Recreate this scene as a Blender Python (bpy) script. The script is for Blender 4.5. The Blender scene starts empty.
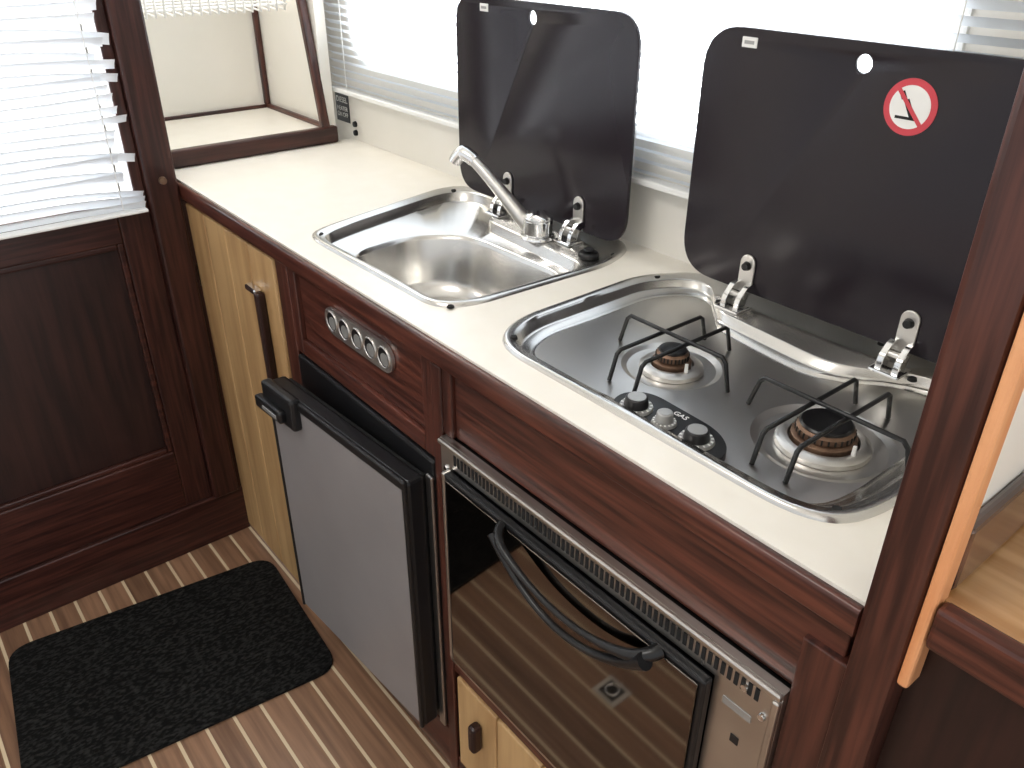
import bpy, bmesh, math, random
from mathutils import Vector, Matrix
random.seed(4)
S=bpy.context.scene
S.view_settings.view_transform='Standard'
S.view_settings.look='None'
K=1.358
COL=S.collection
# ---------------------------------------------------------------- materials
def mat(name, col, rough=.5, metal=0, spec=.5, coat=0, col2=None, scale=(8,8,8), detail=4, lo=.35, hi=.65, bump=0, bscale=None, rvar=0):
    m=bpy.data.materials.new(name); m.use_nodes=True
    nt=m.node_tree; b=nt.nodes['Principled BSDF']
    b.inputs['Base Color'].default_value=(*col,1)
    b.inputs['Roughness'].default_value=rough
    b.inputs['Metallic'].default_value=metal
    b.inputs['Specular IOR Level'].default_value=spec
    b.inputs['Coat Weight'].default_value=coat
    b.inputs['Coat Roughness'].default_value=.12
    tc=nt.nodes.new('ShaderNodeTexCoord'); mp=nt.nodes.new('ShaderNodeMapping')
    mp.inputs['Scale'].default_value=scale
    nt.links.new(tc.outputs['Object'],mp.inputs['Vector'])
    nz=nt.nodes.new('ShaderNodeTexNoise'); nz.inputs['Scale'].default_value=1; nz.inputs['Detail'].default_value=detail
    nt.links.new(mp.outputs['Vector'],nz.inputs['Vector'])
    if col2 is not None:
        r=nt.nodes.new('ShaderNodeValToRGB')
        r.color_ramp.elements[0].position=lo; r.color_ramp.elements[1].position=hi
        r.color_ramp.elements[0].color=(*col,1); r.color_ramp.elements[1].color=(*col2,1)
        nt.links.new(nz.outputs['Fac'],r.inputs['Fac']); nt.links.new(r.outputs['Color'],b.inputs['Base Color'])
    if rvar:
        mr=nt.nodes.new('ShaderNodeMapRange'); mr.inputs['To Min'].default_value=max(0,rough-rvar); mr.inputs['To Max'].default_value=rough+rvar
        nt.links.new(nz.outputs['Fac'],mr.inputs['Value']); nt.links.new(mr.outputs['Result'],b.inputs['Roughness'])
    if bump:
        bp=nt.nodes.new('ShaderNodeBump'); bp.inputs['Strength'].default_value=bump; bp.inputs['Distance'].default_value=.002
        n2=nz
        if bscale:
            n2=nt.nodes.new('ShaderNodeTexNoise'); n2.inputs['Scale'].default_value=bscale; nt.links.new(tc.outputs['Object'],n2.inputs['Vector'])
        nt.links.new(n2.outputs['Fac'],bp.inputs['Height']); nt.links.new(bp.outputs['Normal'],b.inputs['Normal'])
    return m
mahX=mat('mahogany_x',(.030,.008,.0055),.34,spec=.4,coat=.15,col2=(.115,.034,.021),scale=(6,130,130),detail=8,bump=.2,lo=.36,hi=.66)
mahZ=mat('mahogany_z',(.028,.0078,.0055),.34,spec=.4,coat=.15,col2=(.092,.028,.018),scale=(130,130,6),detail=8,bump=.2,lo=.36,hi=.66)
mahY=mat('mahogany_y',(.022,.0065,.005),.36,spec=.35,coat=.1,col2=(.062,.019,.013),scale=(130,6,130),detail=8,bump=.2,lo=.38,hi=.66)
mahL=mat('mahogany_door_stile',(.020,.006,.0048),.36,spec=.35,coat=.1,col2=(.056,.018,.0125),scale=(130,130,6),detail=8,bump=.2,lo=.38,hi=.66)
mahD=mat('mahogany_dark_panel',(.012,.0045,.004),.42,spec=.35,coat=.1,col2=(.030,.0105,.008),scale=(70,70,5),detail=6)
mahG=mat('mahogany_gloss_trim',(.030,.008,.0055),.2,spec=.6,coat=.8,col2=(.16,.06,.035),scale=(30,6,30),detail=8,lo=.36,hi=.7)
oak=mat('pale_oak',(.38,.222,.095),.45,coat=.15,col2=(.54,.345,.16),scale=(30,30,3),detail=5)
oakX=mat('oak_shelf',(.38,.19,.07),.25,coat=.6,col2=(.56,.33,.15),scale=(4,60,60),detail=5)
orange=mat('varnished_pine_edge',(.66,.27,.11),.4,coat=.3,col2=(.78,.38,.18),scale=(60,60,5))
cream=mat('cream_laminate',(.785,.745,.665),.30,col2=(.805,.765,.69),scale=(25,25,25),detail=2)
creamwall=mat('cream_wall_panel',(.80,.775,.71),.5,col2=(.83,.80,.74),scale=(6,6,6))
ceilm=mat('ceiling_white',(.8,.78,.72),.7)
steel=mat('brushed_steel',(.50,.48,.455),.30,metal=1,col2=(.58,.56,.53),scale=(8,160,8),detail=3,rvar=.06)
steelv=mat('stamped_steel',(.60,.585,.56),.25,metal=1,col2=(.66,.645,.62),scale=(5,5,5),detail=2,rvar=.04)
deckm=mat('burner_deck_steel',(.60,.585,.56),.32,metal=1,col2=(.65,.635,.61),scale=(5,5,5),detail=1)
chrome=mat('chrome',(.80,.80,.80),.10,metal=1)
satin=mat('satin_ring',(.64,.62,.59),.36,metal=1)
alu=mat('aluminium_trim',(.45,.43,.41),.35,metal=1)
brassb=mat('burner_brown',(.13,.075,.05),.45,metal=.7,col2=(.24,.15,.10),scale=(60,60,60))
lidm=mat('smoked_glass_lid',(.014,.010,.014),.19,spec=.34)
ovglass=mat('oven_glass',(.17,.145,.125),.05,metal=1)
black=mat('black_plastic',(.008,.008,.009),.36,spec=.38)
enamel=mat('black_enamel',(.007,.007,.008),.3,spec=.4)
dark=mat('dark_slot',(.004,.004,.004),.8)
rubber=mat('doormat_pile',(.003,.003,.003),.95,spec=.15,col2=(.034,.033,.031),scale=(190,90,170),detail=5,bump=1,lo=.44,hi=.80)
grey=mat('fridge_grey_panel',(.25,.236,.238),.45,metal=.3,col2=(.28,.266,.268),scale=(5,5,5))
white=mat('white_paint',(.82,.82,.80),.45)
red=mat('red_print',(.58,.05,.07),.4)
greyp=mat('grey_dial',(.35,.35,.34),.35,metal=.5)
def blindmat(n,f):
    m=bpy.data.materials.new(n); m.use_nodes=True; nt=m.node_tree; b=nt.nodes['Principled BSDF']
    b.inputs['Base Color'].default_value=(.82,.84,.86,1); b.inputs['Roughness'].default_value=.4
    t=nt.nodes.new('ShaderNodeBsdfTranslucent'); t.inputs['Color'].default_value=(.80,.86,.93,1)
    mx=nt.nodes.new('ShaderNodeMixShader'); mx.inputs[0].default_value=f
    nt.links.new(b.outputs[0],mx.inputs[1]); nt.links.new(t.outputs[0],mx.inputs[2])
    nt.links.new(mx.outputs[0],nt.nodes['Material Output'].inputs['Surface']); return m
blindm=blindmat('blind_slat',.3)
blindd=blindmat('door_blind_slat',.16)
def glassmat():
    m=bpy.data.materials.new('window_glass'); m.use_nodes=True; nt=m.node_tree
    for n in list(nt.nodes):
        if n.type=='BSDF_PRINCIPLED': nt.nodes.remove(n)
    a=nt.nodes.new('ShaderNodeBsdfTransparent'); g=nt.nodes.new('ShaderNodeBsdfGlossy'); g.inputs['Roughness'].default_value=.05
    mx=nt.nodes.new('ShaderNodeMixShader'); mx.inputs[0].default_value=.06
    nt.links.new(a.outputs[0],mx.inputs[1]); nt.links.new(g.outputs[0],mx.inputs[2])
    nt.links.new(mx.outputs[0],nt.nodes['Material Output'].inputs['Surface']); return m
winglass=glassmat()
def floormat():
    m=bpy.data.materials.new('teak_and_holly_floor'); m.use_nodes=True; nt=m.node_tree; b=nt.nodes['Principled BSDF']
    tc=nt.nodes.new('ShaderNodeTexCoord'); sp=nt.nodes.new('ShaderNodeSeparateXYZ'); nt.links.new(tc.outputs['Object'],sp.inputs[0])
    mu=nt.nodes.new('ShaderNodeMath'); mu.operation='MULTIPLY'; mu.inputs[1].default_value=1/.052; nt.links.new(sp.outputs['Y'],mu.inputs[0])
    fr=nt.nodes.new('ShaderNodeMath'); fr.operation='FRACT'; nt.links.new(mu.outputs[0],fr.inputs[0])
    gt=nt.nodes.new('ShaderNodeMath'); gt.operation='GREATER_THAN'; gt.inputs[1].default_value=.88; nt.links.new(fr.outputs[0],gt.inputs[0])
    fl=nt.nodes.new('ShaderNodeMath'); fl.operation='FLOOR'; nt.links.new(mu.outputs[0],fl.inputs[0])
    wn=nt.nodes.new('ShaderNodeTexWhiteNoise'); wn.noise_dimensions='1D'; nt.links.new(fl.outputs[0],wn.inputs['W'])
    mp=nt.nodes.new('ShaderNodeMapping'); mp.inputs['Scale'].default_value=(4,90,1); nt.links.new(tc.outputs['Object'],mp.inputs[0])
    nz=nt.nodes.new('ShaderNodeTexNoise'); nz.inputs['Scale'].default_value=1; nz.inputs['Detail'].default_value=5; nt.links.new(mp.outputs[0],nz.inputs[0])
    ad=nt.nodes.new('ShaderNodeMath'); ad.operation='MULTIPLY_ADD'; ad.inputs[1].default_value=.25; nt.links.new(wn.outputs['Value'],ad.inputs[0]); nt.links.new(nz.outputs['Fac'],ad.inputs[2])
    r=nt.nodes.new('ShaderNodeValToRGB'); r.color_ramp.elements[0].position=.35; r.color_ramp.elements[1].position=.85
    r.color_ramp.elements[0].color=(.13,.068,.040,1); r.color_ramp.elements[1].color=(.31,.175,.105,1)
    nt.links.new(ad.outputs[0],r.inputs[0])
    mx=nt.nodes.new('ShaderNodeMix'); mx.data_type='RGBA'; nt.links.new(gt.outputs[0],mx.inputs[0]); nt.links.new(r.outputs[0],mx.inputs[6]); mx.inputs[7].default_value=(.64,.52,.35,1)
    nt.links.new(mx.outputs[2],b.inputs['Base Color']); b.inputs['Roughness'].default_value=.38
    return m
floorm=floormat()
# ---------------------------------------------------------------- helpers
def empty(name,parent=None):
    e=bpy.data.objects.new(name,None); COL.objects.link(e); e.empty_display_size=.05
    if parent: e.parent=parent
    return e
def fin(name,bm,m,parent=None,smooth=None,bevel=0,seg=2):
    me=bpy.data.meshes.new(name); bm.normal_update(); bm.to_mesh(me); bm.free()
    if smooth is not None:
        for p in me.polygons: p.use_smooth=True
        me.set_sharp_from_angle(angle=math.radians(smooth))
    if m: me.materials.append(m)
    o=bpy.data.objects.new(name,me); COL.objects.link(o)
    if parent: o.parent=parent
    if bevel:
        md=o.modifiers.new('bevel','BEVEL'); md.width=bevel; md.segments=seg; md.limit_method='ANGLE'
    return o
def addbox(bm,x0,x1,y0,y1,z0,z1,M=None):
    v=[bm.verts.new(Vector(p) if M is None else M@Vector(p)) for p in
       [(x0,y0,z0),(x1,y0,z0),(x1,y1,z0),(x0,y1,z0),(x0,y0,z1),(x1,y0,z1),(x1,y1,z1),(x0,y1,z1)]]
    for f in ((3,2,1,0),(4,5,6,7),(0,1,5,4),(1,2,6,5),(2,3,7,6),(3,0,4,7)): bm.faces.new([v[i] for i in f])
def box(name,x0,x1,y0,y1,z0,z1,m,parent=None,bevel=.002):
    bm=bmesh.new(); addbox(bm,x0,x1,y0,y1,z0,z1); return fin(name,bm,m,parent,bevel=bevel)
def cyl(name,p0,p1,r0,r1,m,parent=None,n=32,bevel=0):
    p0=Vector(p0);p1=Vector(p1);d=p1-p0
    bm=bmesh.new(); bmesh.ops.create_cone(bm,cap_ends=True,segments=n,radius1=r0,radius2=r1,depth=d.length)
    q=Vector((0,0,1)).rotation_difference(d.normalized()).to_matrix().to_4x4()
    bmesh.ops.transform(bm,matrix=Matrix.Translation((p0+p1)/2)@q,verts=bm.verts)
    return fin(name,bm,m,parent,smooth=40,bevel=bevel)
def tube(name,pts,r,m,parent=None,radii=None,cyclic=False,poly=False,res=6):
    cu=bpy.data.curves.new(name,'CURVE'); cu.dimensions='3D'; cu.bevel_depth=r; cu.bevel_resolution=4; cu.use_fill_caps=True
    groups=pts if isinstance(pts[0][0],(tuple,list)) else [pts]
    for g in groups:
        s=cu.splines.new('POLY' if poly else 'NURBS'); s.points.add(len(g)-1)
        for i,p in enumerate(g):
            s.points[i].co=(*p,1)
            if radii: s.points[i].radius=radii[i]
        s.use_cyclic_u=cyclic
        if not poly: s.order_u=3; s.use_endpoint_u=not cyclic; s.resolution_u=res
    cu.materials.append(m)
    t=bpy.data.objects.new(name,cu); COL.objects.link(t)
    dg=bpy.context.evaluated_depsgraph_get(); dg.update()
    me=bpy.data.meshes.new_from_object(t.evaluated_get(dg)); bpy.data.objects.remove(t)
    for p in me.polygons: p.use_smooth=True
    me.name=name
    o=bpy.data.objects.new(name,me); COL.objects.link(o)
    if parent: o.parent=parent
    return o
def rpoly(pts,r,n=7):
    out=[]; N=len(pts)
    for i in range(N):
        a=Vector(pts[i-1][:2]);b=Vector(pts[i][:2]);c=Vector(pts[(i+1)%N][:2])
        rr=pts[i][2] if len(pts[i])>2 else r
        d1=min(rr,(a-b).length*.48); d2=min(rr,(c-b).length*.48)
        p=b+(a-b).normalized()*d1; q=b+(c-b).normalized()*d2
        for k in range(n+1):
            t=k/n; out.append(p*(1-t)**2+b*2*t*(1-t)+q*t*t)
    return out
def rays(poly,c,N=120):
    c=Vector(c); out=[]
    for k in range(N):
        a=2*math.pi*k/N; d=Vector((math.cos(a),math.sin(a))); best=None
        for i in range(len(poly)):
            p=poly[i]-c;q=poly[(i+1)%len(poly)]-c; e=q-p
            den=d.x*e.y-d.y*e.x
            if abs(den)<1e-12: continue
            t=(p.x*e.y-p.y*e.x)/den; s=(p.x*d.y-p.y*d.x)/den
            if t>0 and -1e-6<=s<=1+1e-6 and (best is None or t>best): best=t
        out.append(c+d*(best or .01))
    return out
def inset(loop,c,d):
    c=Vector(c); return [p+(c-p).normalized()*d for p in loop]
def loft(name,loops,m,parent=None,smooth=35,cap=True,base=False):
    bm=bmesh.new(); rows=[[bm.verts.new((p.x,p.y,z)) for p in l] for l,z in loops]
    N=len(rows[0])
    for a,b in zip(rows[:-1],rows[1:]):
        for i in range(N): bm.faces.new((a[i],a[(i+1)%N],b[(i+1)%N],b[i]))
    if cap: bm.faces.new(rows[-1])
    if base: bm.faces.new(rows[0][::-1])
    return fin(name,bm,m,parent,smooth=smooth)
def prism(name,poly,axis,a0,a1,m,parent=None,bevel=0,smooth=40):
    f={'z':lambda p,a:(p[0],p[1],a),'y':lambda p,a:(p[0],a,p[1]),'x':lambda p,a:(a,p[0],p[1])}[axis]
    bm=bmesh.new(); A=[bm.verts.new(f(p,a0)) for p in poly]; B=[bm.verts.new(f(p,a1)) for p in poly]
    n=len(poly)
    for i in range(n): bm.faces.new((A[i],A[(i+1)%n],B[(i+1)%n],B[i]))
    bm.faces.new(A[::-1]); bm.faces.new(B)
    bmesh.ops.recalc_face_normals(bm,faces=bm.faces)
    return fin(name,bm,m,parent,smooth=smooth,bevel=bevel)
def cut(o,cutters):
    for c in cutters:
        md=o.modifiers.new('b','BOOLEAN'); md.object=c; md.operation='DIFFERENCE'; md.solver='EXACT'
    dg=bpy.context.evaluated_depsgraph_get(); dg.update()
    me=bpy.data.meshes.new_from_object(o.evaluated_get(dg))
    o.modifiers.clear(); o.data=me
    for c in cutters: bpy.data.objects.remove(c)
def circ(cx,cy,r,n=32): return [(cx+r*math.cos(2*math.pi*i/n),cy+r*math.sin(2*math.pi*i/n)) for i in range(n)]
def text(name,body,size,loc,rot,m,parent):
    cu=bpy.data.curves.new(name,'FONT'); cu.body=body; cu.size=size; cu.align_x='CENTER'; cu.align_y='CENTER'; cu.extrude=.0002
    cu.materials.append(m); o=bpy.data.objects.new(name,cu); COL.objects.link(o); o.location=loc; o.rotation_euler=rot; o.parent=parent
    return o
FY=.522; WY=.97; ZC=.888
# ---------------------------------------------------------------- room shell
box('floor',-2.3,1.2,-2.2,1.0,-.03,0,floorm,bevel=0)
box('ceiling',-2.3,1.2,-1.3,1.0,1.98,2.02,ceilm,bevel=0)
wb=box('wall_back',-2.15,1.2,WY,WY+.03,0,1.98,creamwall,bevel=0)
wpoly=rpoly([(-1.76,1.065),(-.43,1.065),(-.43,1.78),(-1.76,1.78)],.09)
cut(wb,[prism('c',wpoly,'y',WY-.02,WY+.06,None)])
w1=empty('window_1')
def ring(name,poly,c,d,axis,a0,a1,m,parent):
    o=prism(name,[tuple(p) for p in poly],axis,a0,a1,m,parent)
    inn=inset(poly,c,d); cc=prism('c',[tuple(p) for p in inn],axis,a0-.02,a1+.02,None); cut(o,[cc]); return o
ring('frame',rpoly([(-1.765,1.06),(-.425,1.06),(-.425,1.785),(-1.765,1.785)],.09),(-1.09,1.42),.018,'y',WY-.006,WY+.034,white,w1)
box('glass',-1.76,-.43,WY+.018,WY+.021,1.065,1.78,winglass,w1,bevel=0)
wl=empty('wall_left')
box('panel_side',-1.74,-1.70,-1.6,-.36,0,1.98,creamwall,wl)
box('header',-1.74,-1.70,-.36,.448,1.88,1.98,mahY,wl)
box('plinth',-1.735,-1.686,-.36,.52,0,.128,mahY,wl,.003)
box('jamb_post',-1.745,-1.675,.447,.507,.128,1.98,mahL,wl,.005)
box('jamb_lower',-1.735,-1.690,.507,.521,.128,.85,mahL,wl,.001)
d1=empty('door_1')
DX0,DX1=-1.733,-1.693
box('stile_hinge',DX0,DX1,-.36,-.30,.13,1.88,mahL,d1,.003)
box('stile_latch',DX0,DX1,.385,.447,.13,.865,mahL,d1,.003)
box('stile_latch_upper',DX0,DX1,.425,.447,.865,1.88,mahL,d1,.003)
box('rail_bottom',DX0,DX1,-.30,.385,.13,.285,mahY,d1,.003)
box('rail_lock',DX0,DX1,-.30,.385,.785,.865,mahY,d1,.003)
box('rail_top',DX0,DX1,-.30,.425,1.84,1.88,mahY,d1,.003)
box('panel',DX0+.012,DX1-.014,-.30,.385,.285,.785,mahD,d1,.0)
bm=bmesh.new()
addbox(bm,DX1-.014,DX1-.004,-.30,-.29,.285,.785);addbox(bm,DX1-.014,DX1-.004,.373,.385,.285,.785)
addbox(bm,DX1-.014,DX1-.004,-.29,.373,.285,.297);addbox(bm,DX1-.014,DX1-.004,-.29,.373,.773,.785)
fin('moulding',bm,mahY,d1,bevel=.003)
box('glass',DX0+.018,DX0+.021,-.30,.425,.865,1.84,winglass,d1,bevel=0)
cyl('lock',(-1.676,.478,.90),(-1.668,.478,.90),.008,.007,brassb,d1)
# ---------------------------------------------------------------- blinds
def blind(name,axis,pos,a0,a1,z0,z1,pitch,w,tilt,jit=0,bmt=None):
    e=empty(name); bm=bmesh.new(); n=int((z1-z0)/pitch)
    for i in range(n):
        z=z0+i*pitch+.006; t=math.radians(tilt+random.uniform(-3,3)*(1+jit*2))
        e1=a1-(random.uniform(0,.035)*jit if random.random()<.6 else 0); dz=random.uniform(-.009,.004)*jit
        segs=24; ring_=[]
        for s in range(segs+1):
            a=a0+(e1-a0)*s/segs; row=[]
            droop=dz*max(0,(s/segs-.75)*4)**2*(2 if jit else 0)
            for k in (-1,0,1):
                u=k*w/2; cz=(.0015 if k==0 else 0)
                dn=u*math.cos(t)-cz*math.sin(t); zz=z+u*math.sin(t)+cz*math.cos(t)+droop
                row.append(bm.verts.new((a,pos+dn,zz) if axis=='x' else (pos+dn,a,zz)))
            ring_.append(row)
        for A,B in zip(ring_[:-1],ring_[1:]):
            for k in (0,1): bm.faces.new((A[k],B[k],B[k+1],A[k+1]))
    fin('slats',bm,bmt,e,smooth=60)
    if axis=='x': box('bottom_rail',a0,a1,pos-.012,pos+.012,z0-.012,z0-.002,white,e)
    else: box('bottom_rail',pos-.012,pos+.012,a0,a1,z0-.010,z0-.004,white,e)
    cords=[]
    for f in (.06,.35,.65,.94):
        a=a0+(a1-a0)*f
        cords.append([(a,pos-.013,z0),(a,pos-.013,z1)] if axis=='x' else [(pos+.013,a,z0),(pos+.013,a,z1)])
    tube('ladder_cords',cords,.0008,white,e,poly=True)
    if axis=='x': box('head_rail',a0,a1,pos-.015,pos+.015,z1,z1+.03,white,e)
    else: box('head_rail',pos-.015,pos+.015,a0,a1,z1,z1+.03,white,e)
    return e
blind('venetian_blind','x',WY-.022,-1.83,-.33,1.01,1.80,.0165,.022,-30,bmt=blindm)
blind('venetian_blind','y',-1.672,-.33,.437,.858,1.82,.0175,.024,52,jit=1,bmt=blindd)
# ---------------------------------------------------------------- nook at the left end
nk=empty('corner_shelf_nook')
box('shelf_board',-2.10,-1.80,.53,.90,ZC+.005,.922,cream,nk)
box('panel_end',-2.14,-2.105,.50,.93,.5,1.98,creamwall,nk,0)
box('panel_rear',-2.12,-1.80,.905,.93,.5,1.98,creamwall,nk,0)
box('panel_near',-2.12,-1.75,.50,.525,.5,1.98,creamwall,nk,0)
box('trim_front',-1.80,-1.780,.53,.925,ZC+.001,.926,mahY,nk,.004)
box('trim_rear',-2.10,-1.80,.893,.904,.92,.932,mahX,nk,.003)
box('trim_end',-2.104,-2.095,.53,.90,.92,.930,mahY,nk,.003)
box('corner_batten',-2.105,-2.092,.890,.904,.93,1.98,mahZ,nk,.003)
bm=bmesh.new()
M=Matrix.Translation((-1.795,.90,.925))@Matrix.Rotation(math.radians(-7),4,'Y')@Matrix.Rotation(math.radians(2),4,'X')
addbox(bm,-.008,.008,-.010,.010,-.003,1.05,M); fin('slanted_post',bm,mahZ,nk,bevel=.003)
rk=empty('white_wire_rack')
g=[]
RZ=1.183
for i in range(4): g.append([(-2.08+i*.07,.54,RZ),(-2.08+i*.07,.87,RZ)])
g+= [[(-2.09,.54+j*.33,RZ),(-1.86,.54+j*.33,RZ)] for j in (0,1)]
for j in range(18):
    y=.55+j*.0188
    g.append([(-2.09,y,RZ+.05),(-2.085,y,RZ-.012),(-1.98,y,RZ-.004),(-1.87,y,RZ-.012),(-1.86,y,RZ+.05)])
tube('wires',g,.0026,white,rk,poly=True)
box('hook_strip',-2.104,-2.088,.54,.88,RZ+.045,RZ+.058,white,rk)
# ---------------------------------------------------------------- countertop
ct=empty('countertop')
sinkO=rpoly([(-1.20,.562),(-1.242,.572),(-1.262,.64),(-1.318,.89),(-1.305,.935),(-1.25,.955),(-.91,.962),(-.855,.945),(-.826,.87),(-.836,.61),(-.865,.567)],.035)
hobO=rpoly([(-.70,.563),(-.742,.585),(-.766,.64),(-.768,.87),(-.72,.95),(-.29,.955),(-.238,.88),(-.240,.64),(-.256,.585),(-.30,.565)],.035)
SC=(-1.01,.70); HC=(-.50,.72)
sO=rays(sinkO,SC); hO=rays(hobO,HC)
top=box('laminate_top',-1.80,-.190,FY-.004,WY,ZC-.03,ZC,cream,ct,0)
cut(top,[prism('c',[tuple(p) for p in inset(sO,SC,.012)],'z',.8,1.0,None),prism('c',[tuple(p) for p in inset(hO,HC,.012)],'z',.8,1.0,None)])
prism('edge_band',rpoly([(FY-.013,ZC-.034),(FY-.002,ZC-.034),(FY-.002,ZC-.003),(FY-.013,ZC-.003)],.005,3),'x',-1.80,-.192,mahX,ct)
# ---------------------------------------------------------------- base cabinet
cb=empty('galley_cabinet')
def panel(n,x0,x1,z0,z1,m,y0=FY,y1=FY+.02,b=.002): return box(n,x0,x1,y0,y1,z0+K,z1+K,m,cb,b)
panel('top_rail',-1.76,-.192,-.512,-.506+.0,mahX)
panel('end_stile',-1.76,-1.697,-1.355,-.512,mahL)
xs=[-1.695,-1.60,-1.495,-1.39,-1.286]
bd=empty('board_door',cb)
for i in range(4): box('board_%d'%i,xs[i]+.0008,xs[i+1]-.0008,FY-.004,FY+.014,.012,K-.515,oak,bd,.003)
box('hinge',-1.699,-1.690,FY-.008,FY-.003,.66,.715,alu,bd,.001)
box('pull_strip',-1.352,-1.336,FY-.022,FY-.004,.575,.765,mahD,bd,.005)
box('latch',-1.392,-1.350,FY-.020,FY-.004,.757,.768,chrome,bd,.003)
panel('stile_1',-1.284,-1.238,-1.355,-.512,mahZ)
panel('stile_2',-.808,-.785,-1.355,-.512,mahZ,y0=FY-.003)
panel('fascia_stile_l',-1.238,-1.212,-.67,-.512,mahZ)
panel('fascia_stile_r',-.835,-.808,-.67,-.512,mahZ)
panel('fascia_rail_b',-1.212,-.835,-.67,-.640,mahX)
panel('fascia_panel',-1.212,-.835,-.640,-.512,mahX,y0=FY+.008)
panel('oven_fascia_stile',-.785,-.765,-.615,-.512,mahZ)
panel('oven_fascia_panel',-.765,-.20,-.615,-.512,mahX,y0=FY+.006)
panel('oven_side_stile',-.236,-.192,-1.355,-.545,mahZ,y0=FY-.001)
panel('kick_board',-1.284,-.785,-1.355,-1.25,mahX)
panel('rail_under_oven',-.785,-.236,-1.08,-1.045,mahX)
panel('plinth',-.785,-.236,-1.355,-1.30,mahX)
for i in range(5):
    x0=-.775+i*.106; box('lower_board_%d'%i,x0+.001,x0+.105,FY-.004,FY+.014,K-1.298,K-1.082,oak,bd,.003)
box('lower_pull',-.722,-.704,FY-.024,FY-.004,.165,.225,mahD,bd,.006)
box('rear_carcass',-1.75,-.20,.90,.92,.01,.74,mahD,cb,0)
# ---------------------------------------------------------------- round-hole vent
vt=empty('air_vent_grille')
vz=K-.562; PR=.0235
ys=FY+.002
st=[(-1.093+PR*math.cos(a),vz+PR*math.sin(a)) for a in [math.pi/2+math.pi*k/12 for k in range(13)]]+[(-.937+PR*math.cos(a),vz+PR*math.sin(a)) for a in [-math.pi/2+math.pi*k/12 for k in range(13)]]
prism('plate',st,'y',ys,ys+.005,satin,vt)
cx=[-1.093+.039*i for i in range(5)]
for i,x in enumerate(cx):
    tube('ring_%d'%i,[(x+.0165*math.cos(a),ys-.0003,vz+.0165*math.sin(a)) for a in [2*math.pi*k/20 for k in range(20)]],.0014,satin,vt,cyclic=True)
    cyl('hole_%d'%i,(x,ys+.0005,vz),(x,ys-.0006,vz),.0155,.0155,black,vt,n=28)
    cyl('shutter_%d'%i,(x+.003,ys-.0006,vz-.002),(x+.003,ys-.0014,vz-.002),.0105,.0105,greyp,vt,n=28)
# ---------------------------------------------------------------- refrigerator
fr=empty('refrigerator')
box('body',-1.233,-.81,FY-.004,.88,K-1.24,K-.675,black,fr,.004)
box('side_trim',-.824,-.808,FY-.010,FY-.0045,K-1.235,K-.70,alu,fr,.002)
fd=empty('door',fr); fd.location=(-.822,FY-.008,0); fd.rotation_euler=(0,0,math.radians(3.5))
def fbox(n,*a,m=black,b=.003): return box(n,*a,m,fd,b)
z0,z1=K-1.222,K-.70
fbox('slab',-.402,0,-.036,-.004,z0,z1,m=black,b=.006)
fbox('front_panel',-.394,-.010,-.0385,-.034,z0+.006,z1-.014,m=grey,b=.001)
fbox('edge_l',-.402,-.395,-.041,-.034,z0,z1,m=black)
fbox('edge_r',-.009,0,-.041,-.034,z0,z1,m=black)
fbox('edge_t',-.402,0,-.042,-.034,z1-.013,z1+.004,m=black)
fbox('gasket',-.395,-.008,-.005,.004,z0+.006,z1-.006,m=dark)
fbox('latch_housing',-.396,-.292,-.054,-.034,z1-.050,z1+.010,m=black,b=.006)
fbox('latch_lever',-.402,-.315,-.066,-.050,z1-.040,z1-.016,m=enamel,b=.005)
fbox('latch_plate',-.372,-.325,-.0675,-.0655,z1-.032,z1-.024,m=greyp,b=.001)
# ---------------------------------------------------------------- oven
ov=empty('built_in_oven')
OZ0,OZ1=K-1.045,K-.615; OY=FY-.008
box('chassis',-.775,-.242,FY+.002,.88,OZ0+.01,OZ1-.008,black,ov,0)
bm=bmesh.new()
addbox(bm,-.782,-.236,OY,FY+.002,OZ1-.040,OZ1); addbox(bm,-.782,-.236,OY,FY+.002,OZ0,OZ0+.030)
addbox(bm,-.782,-.757,OY,FY+.002,OZ0+.030,OZ1-.040); addbox(bm,-.309,-.236,OY,FY+.002,OZ0+.030,OZ1-.040)
fin('steel_surround',bm,steel,ov)
box('lip_top',-.782,-.236,OY-.006,OY+.001,OZ1-.008,OZ1,steel,ov,.002)
box('lip_right',-.244,-.236,OY-.006,OY+.001,OZ0,OZ1-.010,steel,ov,.002)
bm=bmesh.new()
for i in range(62):
    x=-.752+i*.0080
    addbox(bm,x,x+.0046,OY-.0008,OY+.002,OZ1-.031,OZ1-.015)
    addbox(bm,x,x+.0046,OY-.0008,OY+.002,OZ0+.008,OZ0+.022)
fin('vent_slots',bm,dark,ov)
box('door_frame',-.757,-.309,OY-.014,OY-.001,OZ0+.032,OZ1-.042,black,ov,.003)
box('door_glass',-.750,-.316,OY-.017,OY-.0145,OZ0+.038,OZ1-.048,ovglass,ov,.001)
box('door_trim_left',-.764,-.757,OY-.014,OY-.001,OZ0+.032,OZ1-.042,steel,ov,.002)
tube('handle_bar',[(-.628,OY-.015,K-.660),(-.625,OY-.035,K-.664),(-.56,OY-.042,K-.682),(-.495,OY-.044,K-.690),(-.43,OY-.042,K-.684),(-.372,OY-.035,K-.664),(-.368,OY-.015,K-.660)],.0048,enamel,ov,radii=[1.3,1.3,.9,.8,.9,1.6,1.8])
tube('handle_bow',[(-.626,OY-.034,K-.664),(-.58,OY-.037,K-.703),(-.495,OY-.040,K-.724),(-.41,OY-.037,K-.703),(-.370,OY-.034,K-.664)],.0048,enamel,ov,radii=[1.3,1,.9,1.1,2.1])
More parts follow.
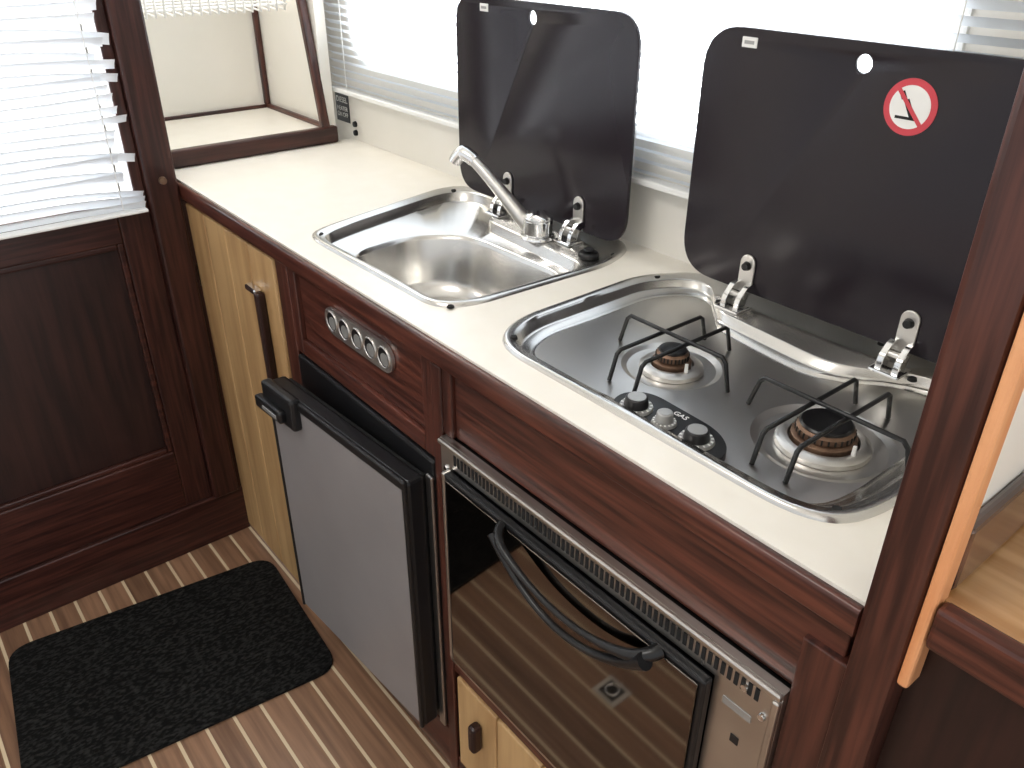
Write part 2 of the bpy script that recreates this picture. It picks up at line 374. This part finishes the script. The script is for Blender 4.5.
for i,(x,z) in enumerate([(-.275,-.64),(-.252,-.66),(-.275,-1.03),(-.252,-.90),(-.770,-.66),(-.770,-.80),(-.770,-1.0)]):
    cyl('rivet_%d'%i,(x,OY+.001,K+z),(x,OY-.003,K+z),.005,.0035,chrome,ov,n=16)
box('ignition_button',-.280,-.270,OY-.001,OY,K-.722,K-.711,black,ov,.0005)
box('maker_plate',-.296,-.262,OY-.001,OY,K-.68,K-.670,greyp,ov,.0005)
# ---------------------------------------------------------------- sink
sk=empty('stainless_sink')
rec=rays(rpoly([(-1.19,.580),(-1.222,.590),(-1.245,.66),(-1.292,.87),(-1.285,.915),(-1.24,.935),(-1.17,.928),(-1.125,.850),(-.90,.838),(-.852,.835),(-.846,.80),(-.852,.62),(-.874,.584)],.03),SC)
bowl=rays(rpoly([(-1.165,.598),(-1.178,.73),(-1.115,.812),(-.880,.818),(-.860,.79),(-.864,.62),(-.885,.598)],.055),SC)
loft('basin',[(sO,ZC),(inset(sO,SC,.002),ZC+.0045),(inset(sO,SC,.006),ZC+.006),(inset(sO,SC,.012),ZC+.0055),(inset(sO,SC,.015),ZC+.003),
  (inset(rec,SC,-.004),ZC+.0025),(rec,ZC),(inset(rec,SC,.003),ZC-.014),(inset(rec,SC,.006),ZC-.017),
  (inset(bowl,SC,-.003),ZC-.0175),(bowl,ZC-.019),(inset(bowl,SC,.004),ZC-.026),(inset(bowl,SC,.012),ZC-.095),(inset(bowl,SC,.020),ZC-.115),(inset(bowl,SC,.038),ZC-.124),(inset(bowl,SC,.085),ZC-.126)],steelv,sk,smooth=50)
cyl('drain',(-1.0,.71,ZC-.1262),(-1.0,.71,ZC-.1235),.026,.024,chrome,sk)
cyl('drain_grate',(-1.0,.71,ZC-.1240),(-1.0,.71,ZC-.1228),.016,.016,dark,sk)
for i,(x,y) in enumerate([(-.850,.585),(-1.29,.905),(-.85,.90),(-1.225,.585)]): cyl('screw_%d'%i,(x,y,ZC+.002),(x,y,ZC+.0045),.0055,.0045,dark,sk,n=16)
cyl('plug',(-.868,.862,ZC+.003),(-.868,.862,ZC+.012),.017,.016,black,sk,bevel=.003)
cyl('plug_knob',(-.868,.862,ZC+.012),(-.868,.862,ZC+.017),.007,.009,black,sk,bevel=.002)
fa=empty('folding_faucet')
cyl('base_collar',(-.985,.858,ZC+.0035),(-.985,.858,ZC+.010),.030,.028,chrome,fa,bevel=.002)
cyl('body',(-.985,.858,ZC+.009),(-.985,.858,ZC+.038),.025,.024,chrome,fa,bevel=.004)
bm=bmesh.new(); bmesh.ops.create_uvsphere(bm,u_segments=28,v_segments=16,radius=.0243)
bmesh.ops.transform(bm,matrix=Matrix.Translation((-.985,.858,ZC+.038))@Matrix.Diagonal((1,1,.45,1)),verts=bm.verts); fin('dome',bm,chrome,fa,smooth=60)
tube('lever',[(-.985,.855,ZC+.045),(-.968,.838,ZC+.050),(-.953,.825,ZC+.048)],.006,chrome,fa,radii=[1,1.1,1.4])
tube('spout',[(-1.00,.853,ZC+.018),(-1.012,.848,ZC+.030),(-1.030,.842,ZC+.048),(-1.060,.830,ZC+.078),(-1.09,.818,ZC+.107),(-1.110,.810,ZC+.123)],.0095,satin,fa,radii=[1.3,1.4,1.3,1.1,1,1])
tube('nozzle',[(-1.098,.815,ZC+.114),(-1.112,.809,ZC+.124),(-1.124,.804,ZC+.124),(-1.133,.800,ZC+.108)],.0125,chrome,fa,radii=[.9,1,1,.9])
# ---------------------------------------------------------------- lids
def lid(name,x0,x1,z0,z1,r,hole,tag,y=.905):
    e=empty(name)
    p=prism('glass_panel',[tuple(q) for q in rpoly([(x0,z0),(x1,z0),(x1,z1),(x0,z1)],r,10)],'y',y,y+.006,lidm,e,bevel=0)
    cut(p,[prism('c',circ(hole[0],hole[1],.010),'y',y-.01,y+.02,None)])
    md=p.modifiers.new('bevel','BEVEL'); md.width=.0012; md.segments=2; md.limit_method='ANGLE'; md.angle_limit=math.radians(50)
    box('tag',tag[0]-.011,tag[0]+.011,y-.0015,y,tag[1]-.006,tag[1]+.006,white,e,.0005)
    box('tag_print',tag[0]-.007,tag[0]+.007,y-.002,y-.0015,tag[1]-.002,tag[1]+.002,greyp,e,0)
    return e
def hinge(par,n,x,y=.905):
    e=empty('hinge_%d'%n,par)
    tab=[(x+.0115*math.cos(a),ZC+.064+.0115*math.sin(a)) for a in [math.pi*k/10 for k in range(11)]]+[(x-.0115,ZC+.022),(x+.0115,ZC+.022)]
    prism('tab',tab,'y',y-.004,y-.0005,satin,e,bevel=.001)
    cyl('screw',(x,y-.004,ZC+.060),(x,y-.010,ZC+.060),.0065,.005,black,e,n=20)
    for k,dx in enumerate((-.0105,.0105)):
        pr=[(y-.034,ZC+.004),(y-.030,ZC+.022),(y-.016,ZC+.036),(y-.001,ZC+.038),(y-.001,ZC+.028),(y-.012,ZC+.022),(y-.018,ZC+.004)]
        prism('arm_%d'%k,[tuple(q) for q in rpoly(pr,.005,3)],'x',x+dx-.004,x+dx+.004,chrome,e,bevel=.0008)
    box('foot',x-.019,x+.019,y-.040,y-.006,ZC+.0035,ZC+.008,chrome,e,.002)
    cyl('pin',(x-.015,y-.020,ZC+.024),(x+.015,y-.020,ZC+.024),.004,.004,satin,e,n=16)
ls=lid('sink_glass_lid',-1.268,-.834,K-.452,K-.118,.05,(-1.063,K-.141),(-1.185,K-.135))
hinge(ls,1,-1.120); hinge(ls,2,-.937)
lh=lid('stove_glass_lid',-.720,-.262,K-.448,K-.119,.055,(-.500,K-.142),(-.652,K-.135))
hinge(lh,1,-.605); hinge(lh,2,-.377)
wsx,wsz=-.437,K-.178; y=.905
cyl('warning_red',(wsx,y,wsz),(wsx,y-.0008,wsz),.0295,.0295,red,lh,n=48)
cyl('warning_white',(wsx,y-.0008,wsz),(wsx,y-.0014,wsz),.0225,.0225,white,lh,n=48)
bm=bmesh.new(); M=Matrix.Translation((wsx,y-.0016,wsz))@Matrix.Rotation(math.radians(48),4,'Y')
addbox(bm,-.023,.023,-.0003,.0003,-.0022,.0022,M); fin('warning_slash',bm,red,lh)
bm=bmesh.new(); M=Matrix.Translation((wsx-.002,y-.0015,wsz+.002))@Matrix.Rotation(math.radians(-30),4,'Y')
addbox(bm,-.003,.003,-.0002,.0002,-.014,.006,M); addbox(bm,-.005,.001,-.0002,.0002,.008,.016,M); fin('warning_flame_tool',bm,dark,lh)
box('warning_base',wsx-.014,wsx+.012,y-.0016,y-.0014,wsz-.013,wsz-.010,dark,lh,0)
# ---------------------------------------------------------------- gas hob
hb=empty('gas_stove_hob')
hrec=rays(rpoly([(-.70,.583),(-.728,.60),(-.748,.65),(-.748,.86),(-.712,.922),(-.665,.922),(-.625,.862),(-.44,.845),(-.40,.862),(-.355,.90),(-.30,.915),(-.260,.87),(-.262,.65),(-.274,.60),(-.31,.585)],.03),HC,160)
hO2=rays(hobO,HC,160)
P=ZC-.014
inner=inset(hrec,HC,.024)
hob=loft('pressed_top',[(hO2,ZC),(inset(hO2,HC,.002),ZC+.0045),(inset(hO2,HC,.006),ZC+.006),(inset(hO2,HC,.012),ZC+.0055),(inset(hO2,HC,.015),ZC+.0035),
  (inset(hrec,HC,-.004),ZC+.003),(hrec,ZC+.001),(inset(hrec,HC,.004),ZC-.007),(inset(hrec,HC,.008),ZC-.0095),(inset(hrec,HC,.016),ZC-.010),(inset(hrec,HC,.019),P+.001),(inner,P)],steelv,hb,smooth=50,cap=False)
BU=[(-.568,.718,.062,.040,.024),(-.355,.716,.075,.050,.034)]
bm=bmesh.new()
outer=[bm.verts.new((p.x,p.y,P)) for p in inner]
edges=[bm.edges.new((outer[i],outer[(i+1)%len(outer)])) for i in range(len(outer))]
wells=[]
for (bx,by,R,r2,rb) in BU:
    l=[bm.verts.new((bx+R*math.cos(2*math.pi*k/48),by+R*math.sin(2*math.pi*k/48),P)) for k in range(48)]
    edges+=[bm.edges.new((l[i],l[(i+1)%48])) for i in range(48)]; wells.append(l)
bmesh.ops.triangle_fill(bm,use_beauty=True,use_dissolve=False,edges=edges)
for l,(bx,by,R,r2,rb) in zip(wells,BU):
    prev=l
    for f,dz in ((.96,-.0012),(.88,-.0035),(.70,-.0045),(.3,-.0045)):
        cur=[bm.verts.new((bx+R*f*math.cos(2*math.pi*k/48),by+R*f*math.sin(2*math.pi*k/48),P+dz)) for k in range(48)]
        for i in range(48): bm.faces.new((prev[i],prev[(i+1)%48],cur[(i+1)%48],cur[i]))
        prev=cur
    bm.faces.new(prev)
bmesh.ops.recalc_face_normals(bm,faces=bm.faces)
fin('burner_deck',bm,deckm,hb,smooth=15)
for i,(bx,by,R,r2,rb) in enumerate(BU):
    C=lambda r:[Vector((bx+r*math.cos(2*math.pi*k/48),by+r*math.sin(2*math.pi*k/48))) for k in range(48)]
    loft('drip_ring_%d'%i,[(C(r2),P-.004),(C(r2-.001),P+.001),(C(r2-.007),P+.004),(C(rb+.003),P+.0045),(C(rb+.002),P+.001)],satin,hb,cap=False)
    loft('burner_body_%d'%i,[(C(rb),P-.004),(C(rb),P+.008),(C(rb-.003),P+.010),(C(rb-.006),P+.010)],brassb,hb)
    loft('burner_head_%d'%i,[(C(rb-.006),P+.009),(C(rb-.004),P+.012),(C(rb-.004),P+.018),(C(rb-.007),P+.021),(C(rb*.45),P+.0205),(C(rb*.42),P+.018)],brassb,hb)
    bm=bmesh.new()
    for k in range(28):
        a=2*math.pi*k/28; M=Matrix.Translation((bx,by,P+.015))@Matrix.Rotation(a,4,'Z'); addbox(bm,rb-.0045,rb-.0032,-.0009,.0009,-.003,.003,M)
    fin('burner_ports_%d'%i,bm,dark,hb)
    loft('burner_cap_%d'%i,[(C(rb-.007),P+.0205),(C(rb-.006),P+.0225),(C(rb-.008),P+.0245),(C(rb*.5),P+.025)],enamel,hb)
    cyl('igniter_%d'%i,(bx+rb+.004,by-.006,P+.0),(bx+rb+.004,by-.006,P+.015),.0025,.002,white,hb,n=12)
    L=.078 if i==0 else .086; o=.020; zt=P+.037
    g=[]
    for sx in (-o,o):
        g.append([(bx+sx,by-L-.010,P+.001),(bx+sx,by-L,zt-.004),(bx+sx,by-L+.006,zt),(bx+sx,by+L-.006,zt),(bx+sx,by+L,zt-.004),(bx+sx,by+L+.010,P+.001)])
    g.append([(bx-L-.010,by,P+.001),(bx-L,by,zt-.002),(bx-L+.006,by,zt+.004),(bx+L-.006,by,zt+.004),(bx+L,by,zt-.002),(bx+L+.008,by,P+.001)])
    tube('pan_support_%d'%i,g,.0027,enamel,hb,poly=True)
pl=rpoly([(-.545,.590),(-.548,.615),(-.527,.637),(-.43,.633),(-.400,.615),(-.390,.585),(-.41,.576),(-.525,.576)],.02)
prism('control_plate',[tuple(p) for p in pl],'z',P-.001,P+.010,black,hb,bevel=.001)
for i,(x,r) in enumerate([(-.515,.0185),(-.474,.013),(-.430,.0185)]):
    cyl('knob_skirt_%d'%i,(x,.598,P+.010),(x,.598,P+.013),r+.001,r,greyp,hb)
    cyl('knob_%d'%i,(x,.598,P+.013),(x,.598,P+.024),r*.76,r*.66,black if i!=1 else greyp,hb,bevel=.001)
    cyl('knob_face_%d'%i,(x,.598,P+.024),(x,.598,P+.0246),r*.55,r*.55,greyp,hb)
    bm=bmesh.new()
    for k in range(16):
        a=2*math.pi*k/16; M=Matrix.Translation((x,.598,P+.0132))@Matrix.Rotation(a,4,'Z'); addbox(bm,r*.82,r*.97,-.0008,.0008,0,.0006,M)
    fin('dial_marks_%d'%i,bm,white,hb)
text('print','GAS',.010,(-.472,.623,P+.0105),(0,0,0),white,hb)
for i,(x,y_) in enumerate([(-.722,.592),(-.745,.885),(-.27,.60),(-.64,.935),(-.42,.94),(-.63,.885),(-.35,.885)]): cyl('screw_%d'%i,(x,y_,ZC+.002),(x,y_,ZC+.0055),.0055,.0045,dark,hb,n=16)
# ---------------------------------------------------------------- right side
wr=empty('wall_right')
box('partition_panel',-.190,-.153,FY+.04,WY,0,1.98,creamwall,wr,0)
box('partition_foot_trim',-.1528,-.142,FY+.012,WY,.926,.985,mahG,wr,.004)
ps=empty('mahogany_post')
box('post',-.192,-.153,FY-.012,FY+.04,.0,1.98,mahZ,ps,.006)
box('pine_edge',-.1525,-.143,FY-.010,FY+.012,K-.521,1.98,orange,ps,.003)
sd=empty('side_shelf')
box('oak_top',-.1525,.55,FY+.004,WY,.895,.924,oakX,sd,.001)
box('edge_trim',-.142,.55,FY-.012,FY+.004,.887,.927,mahX,sd,.004)
box('front_panel',-.1525,.55,FY+.014,FY+.034,0,.893,mahD,sd,0)
# ---------------------------------------------------------------- stickers on wall
lb=empty('wall_label_sign')
box('plate',-1.862,-1.80,WY-.0015,WY-.0002,.922,.985,black,lb,0)
text('label_text','DIESEL',.018,(-1.831,WY-.0018,.972),(math.pi/2,0,0),white,lb)
text('label_text_small','HEATER\nON OFF',.014,(-1.831,WY-.0018,.945),(math.pi/2,0,0),white,lb)
sw=empty('wall_switch_knobs')
for i,z in enumerate((.925,.905)): cyl('knob_%d'%i,(-1.775,WY,z),(-1.775,WY-.006,z),.007,.006,black,sw,n=20)
# ---------------------------------------------------------------- doormat and floor ring pull
mp=rpoly([(-1.545,.505),(-1.14,.475),(-1.205,-.10),(-1.615,-.05)],.05)
dm=prism('doormat',[tuple(p) for p in mp],'z',.0005,.010,rubber,None,bevel=.002)
rp=empty('floor_hatch_ring_pull')
box('plate',-.775,-.715,.095,.15,.0003,.003,steel,rp,.001)
box('well',-.765,-.725,.103,.142,.003,.0034,dark,rp,0)
tube('ring',[(-.745+.014*math.cos(a),.122+.014*math.sin(a),.0055) for a in [2*math.pi*k/14 for k in range(14)]],.002,chrome,rp,cyclic=True)
# ---------------------------------------------------------------- world and lights
w=bpy.data.worlds.new('daylight'); S.world=w; w.use_nodes=True; nt=w.node_tree
bg=nt.nodes['Background']
tc=nt.nodes.new('ShaderNodeTexCoord'); sp=nt.nodes.new('ShaderNodeSeparateXYZ'); nt.links.new(tc.outputs['Generated'],sp.inputs[0])
a=nt.nodes.new('ShaderNodeMapRange'); a.inputs['From Min'].default_value=.0; a.inputs['From Max'].default_value=.35; nt.links.new(sp.outputs['Y'],a.inputs['Value'])
b=nt.nodes.new('ShaderNodeMapRange'); b.inputs['From Min'].default_value=-.55; b.inputs['From Max'].default_value=-.9; nt.links.new(sp.outputs['X'],b.inputs['Value'])
m=nt.nodes.new('ShaderNodeMath'); m.operation='MAXIMUM'; nt.links.new(a.outputs[0],m.inputs[0]); nt.links.new(b.outputs[0],m.inputs[1])
s=nt.nodes.new('ShaderNodeMapRange'); s.inputs['To Min'].default_value=.95; s.inputs['To Max'].default_value=8.0; nt.links.new(m.outputs[0],s.inputs['Value'])
nt.links.new(s.outputs[0],bg.inputs['Strength']); bg.inputs['Color'].default_value=(.96,.98,1,1)
def area(name,loc,rot,sx,sy,p,col=(1,1,1)):
    l=bpy.data.lights.new(name,'AREA'); l.shape='RECTANGLE'; l.size=sx; l.size_y=sy; l.energy=p; l.color=col
    o=bpy.data.objects.new(name,l); COL.objects.link(o); o.location=loc; o.rotation_euler=rot; return o
area('cabin_fill_light',(-.7,-.2,1.95),(0,0,0),.5,.3,8,(1,.96,.92))  # added fill light from above for the interior, not an actual cabin lamp
area('nook_fill_light',(-1.95,.72,1.9),(0,0,0),.2,.25,4.5,(1,.99,.97))  # extra fill to brighten the nook, no real fitting there
# ---------------------------------------------------------------- camera
cam=bpy.data.cameras.new('camera'); co=bpy.data.objects.new('camera',cam); COL.objects.link(co)
cam.lens=822/1024*36; cam.sensor_width=36; cam.clip_start=.01
R=Matrix(((.6306,-.3877,.6723),(.7760,.3105,-.5490),(.0042,.8679,.4968))).to_4x4()
co.matrix_world=Matrix.Translation((0,0,K))@R
S.camera=co
